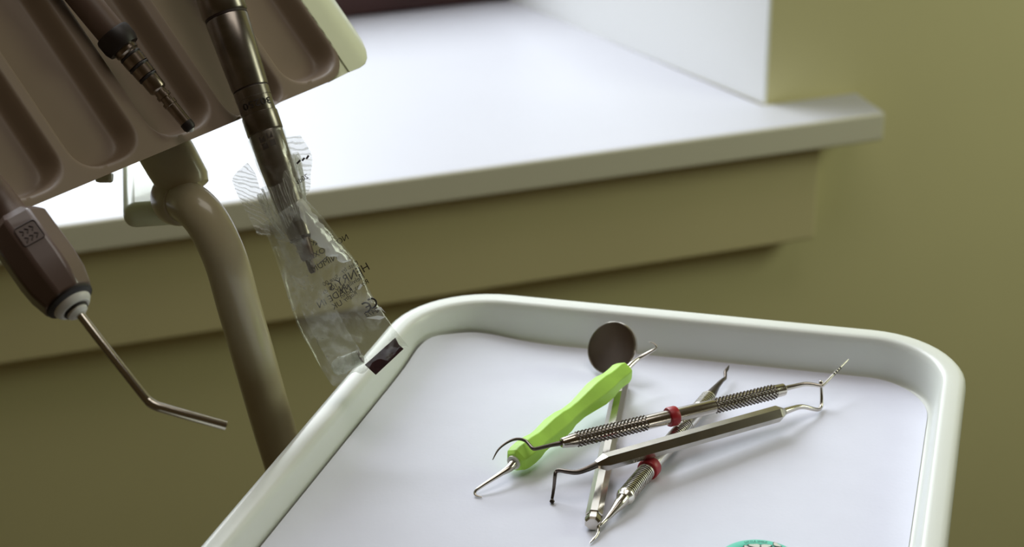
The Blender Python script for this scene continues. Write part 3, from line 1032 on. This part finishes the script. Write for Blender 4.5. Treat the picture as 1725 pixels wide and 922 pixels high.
# rules between the upper lines
for (u0, v0, u1, v1) in ((531, 413, 548, 402), (536, 446, 566, 419)):
    a, b = on_bag(u0, v0), on_bag(u1, v1)
    pr_.m.sweep([a, (a + b) / 2, b], px(.8), 6)
# the mirrored conformity mark: two round letters
def arcmark(cu_, cv_, r_, bar):
    pts = []
    for i in range(15):
        a = math.radians(-118 + 236 * i / 14 + 155 - 180)
        pts.append(on_bag(cu_ + math.cos(a) * r_, cv_ + math.sin(a) * r_))
    pr_.m.sweep(pts, px(1.5), 6)
    if bar:
        a = math.radians(-25)
        pr_.m.sweep([on_bag(cu_, cv_), on_bag(cu_ + math.cos(a) * r_ * .5, cv_ + math.sin(a) * r_ * .5), on_bag(cu_ + math.cos(a) * r_, cv_ + math.sin(a) * r_)], px(1.3), 6)
arcmark(616, 518, 8, True)
arcmark(626, 511, 8, False)
pr_.m.build('mirrored_print', M['print'], bag, smooth=0)
pr_ = Printer()
pr_.line('20ds', 509, 302, 12)
for (u0, v0, u1, v1) in ((500, 276, 506, 270), (509, 271, 513, 266), (516, 268, 520, 262)):
    pr_.m.sweep([on_bag(u0, v0, .976), on_bag((u0 + u1) / 2, (v0 + v1) / 2, .976), on_bag(u1, v1, .976)], px(1.6), 6)
pr_.m.build('flap_print', M['print'], bag, smooth=0)
# dark strip label at the sealed end
q4 = [D(614.5, 615, .9795), D(666, 569, .9795), D(672, 581, .9795), D(680, 588, .9795), D(633, 632, .9795)]
MB().prism(q4, FW * .0002).build('dark_label', M['label'], bag, smooth=0)

# ---- little frosted nozzle loose in the bottom of the sleeve
A, B = D(562, 622, .982), D(608, 601, .979)
t = thing('frosted_nozzle', 'small frosted plastic nozzle lying inside the bottom of the clear sleeve', 'nozzle', A)
MB().lathe(A, B, [(0, px(9)), (.1, px(13)), (.30, px(14.5)), (.30, px(16)), (.34, px(16)), (.34, px(14)), (1, px(12.5)), (1, px(10.5)), (.75, px(10))], n=28, cap=True).build('tube', M['nozzle'], t)
MB().lathe(A + (B - A) * .985, A + (B - A) * 1.01, [(0, px(10.6)), (1, px(10.6))], n=24).build('bore', M['tip_dark'], t)
ax = (B - A).normalized()
y_ = ax.cross(UP).normalized()
x_ = ax.cross(y_).normalized()
c = A + (B - A) * 1.02
MB().box(c, x_ * px(10), y_ * px(1.6), ax * .0001).box(c, y_ * px(10), x_ * px(1.6), ax * .0001).build('cross_rib', M['collar'], t, smooth=0)

# ================================================================= AIR-WATER SYRINGE
t = thing('air_water_syringe', 'dark faceted air-water syringe with thin bent steel nozzle, at the left edge', 'dental syringe', D(380, 718, .935))
SD = .868
Y0, Y1 = D(27, 380, .866), D(117, 507, .854)
ya = (Y1 - Y0).normalized()
def yp(f_): return Y0 + (Y1 - Y0) * f_
def yr(p_): return p_ * SD / F
MB().sweep(smooth_path([yp(.03), yp(-.25), yp(-.6) - FW * .006, yp(-1.1) - FW * .03, yp(-1.7) - FW * .075], 6), yr(31), 32).build('hose_end', M['hose'], t)
tocam = -ray(61, 411).normalized()
ez = (tocam - ya * tocam.dot(ya)).normalized()
ex = ya.cross(ez).normalized()
if ex.dot(RT) < 0: ex = -ex
ez, ex = (ez * math.cos(.20) + ex * math.sin(.20)).normalized(), (ex * math.cos(.20) - ez * math.sin(.20)).normalized()
lx = ya.cross(ZV).normalized()
ly = lx.cross(ya)
tw = math.atan2(ez.dot(ly), ez.dot(lx)) + PI / 8
MB().lathe(yp(-.06), yp(1.0), [(0, yr(34)), (.02, yr(44)), (.11, yr(57)), (.62, yr(57.5)), (.80, yr(55)), (1.0, yr(46))], n=8, twist=tw).build('handle', M['syr'], t, smooth=20, bevel=.0012)
MB().lathe(yp(.995), yp(1.05), [(0, yr(43)), (.4, yr(42)), (.8, yr(37)), (1, yr(33))], n=36).build('tip_collar', M['black'], t)
MB().lathe(yp(1.045), yp(1.115), [(0, yr(34)), (.3, yr(33.5)), (.8, yr(29)), (1, yr(26))], n=36).build('white_ring', M['white'], t)
MB().lathe(yp(1.112), yp(1.14), [(0, yr(22)), (1, yr(21))], n=30).build('black_ring', M['black'], t)
MB().lathe(yp(1.135), yp(1.19), [(0, yr(19)), (.5, yr(18)), (1, yr(11))], n=30).build('white_ring', M['white'], t)
np_ = [D(124, 516, .853), D(160, 563, .850), D(200, 614, .848), D(238, 662, .847), D(250, 676, .847), D(262, 684, .847), D(278, 689, .848), D(320, 701, .851), D(380, 717.5, .856)]
P = smooth_path(np_, 6)
R = [yr(7.2)] * 24 + [yr(8)] * (len(P) - 24)
MB().sweep(P, R, 20).build('nozzle', M['steel'], t)
# square emblem on the wide facet
eo = yp(.30)
def em(x, y): return eo + ez * (yr(57.5) * math.cos(PI / 8) + .00005) + ex * (yr(x)) + ya * yr(y)
mb = MB()
def strokes(pts, w=1.1):
    mb.sweep([em(*q) for q in pts], yr(w), 6)
cs = []
for i in range(4):
    cx, cy = [(14, 14), (-14, 14), (-14, -14), (14, -14)][i]
    for j in range(5):
        a = PI / 2 * i + PI / 2 * j / 4
        cs.append((cx + 5 * math.cos(a), cy + 5 * math.sin(a)))
strokes(cs + [cs[0]])
for off in (-9, 0, 9):
    strokes([(off - 3, -12), (off + 2, -7), (off - 2, -2)], 1.3)
    strokes([(off - 2, 3), (off + 3, 7), (off - 3, 13)], 1.3)
mb.build('emblem', M['emblem'], t, smooth=0)

# ================================================================= LIGHT
wd = bpy.data.worlds.new('world')
scn.world = wd
wd.use_nodes = True
bg = wd.node_tree.nodes['Background']
bg.inputs['Color'].default_value = (.042, .029, .013, 1)
bg.inputs['Strength'].default_value = 1.0


def area(name, loc, target, sx, sy, power, col):
    l = bpy.data.lights.new(name, 'AREA')
    l.shape, l.size, l.size_y, l.energy, l.color = 'RECTANGLE', sx, sy, power, col
    o = bpy.data.objects.new(name, l)
    COL.objects.link(o)
    o.location = loc
    o.rotation_euler = (V(target) - V(loc)).to_track_quat('-Z', 'Y').to_euler()
    return o


area('window_daylight', W(-.20, dn - .28, 1.72), W(-.12, .7, .75), .95, 1.4, 45, (.92, .945, 1.0))
area('overhead_fill', V((.25, .85, 2.7)), V((.25, .85, 0)), 1.2, .8, 8, (1.0, .95, .88))  # soft overhead fill, added to lift the paper and far tray wall
area('right_wall_fill', V((1.40, 1.22, 1.40)), V((.65, 1.85, .85)), .6, .6, 8, (.91, 1.0, .76))  # unseen fill added at the right to brighten the wall there

scn.view_settings.view_transform = 'Standard'
scn.view_settings.look = 'None'
scn.view_settings.exposure = 0.0
scn.cycles.use_denoising = True
scn.cycles.transparent_max_bounces = 24
scn.cycles.max_bounces = 10
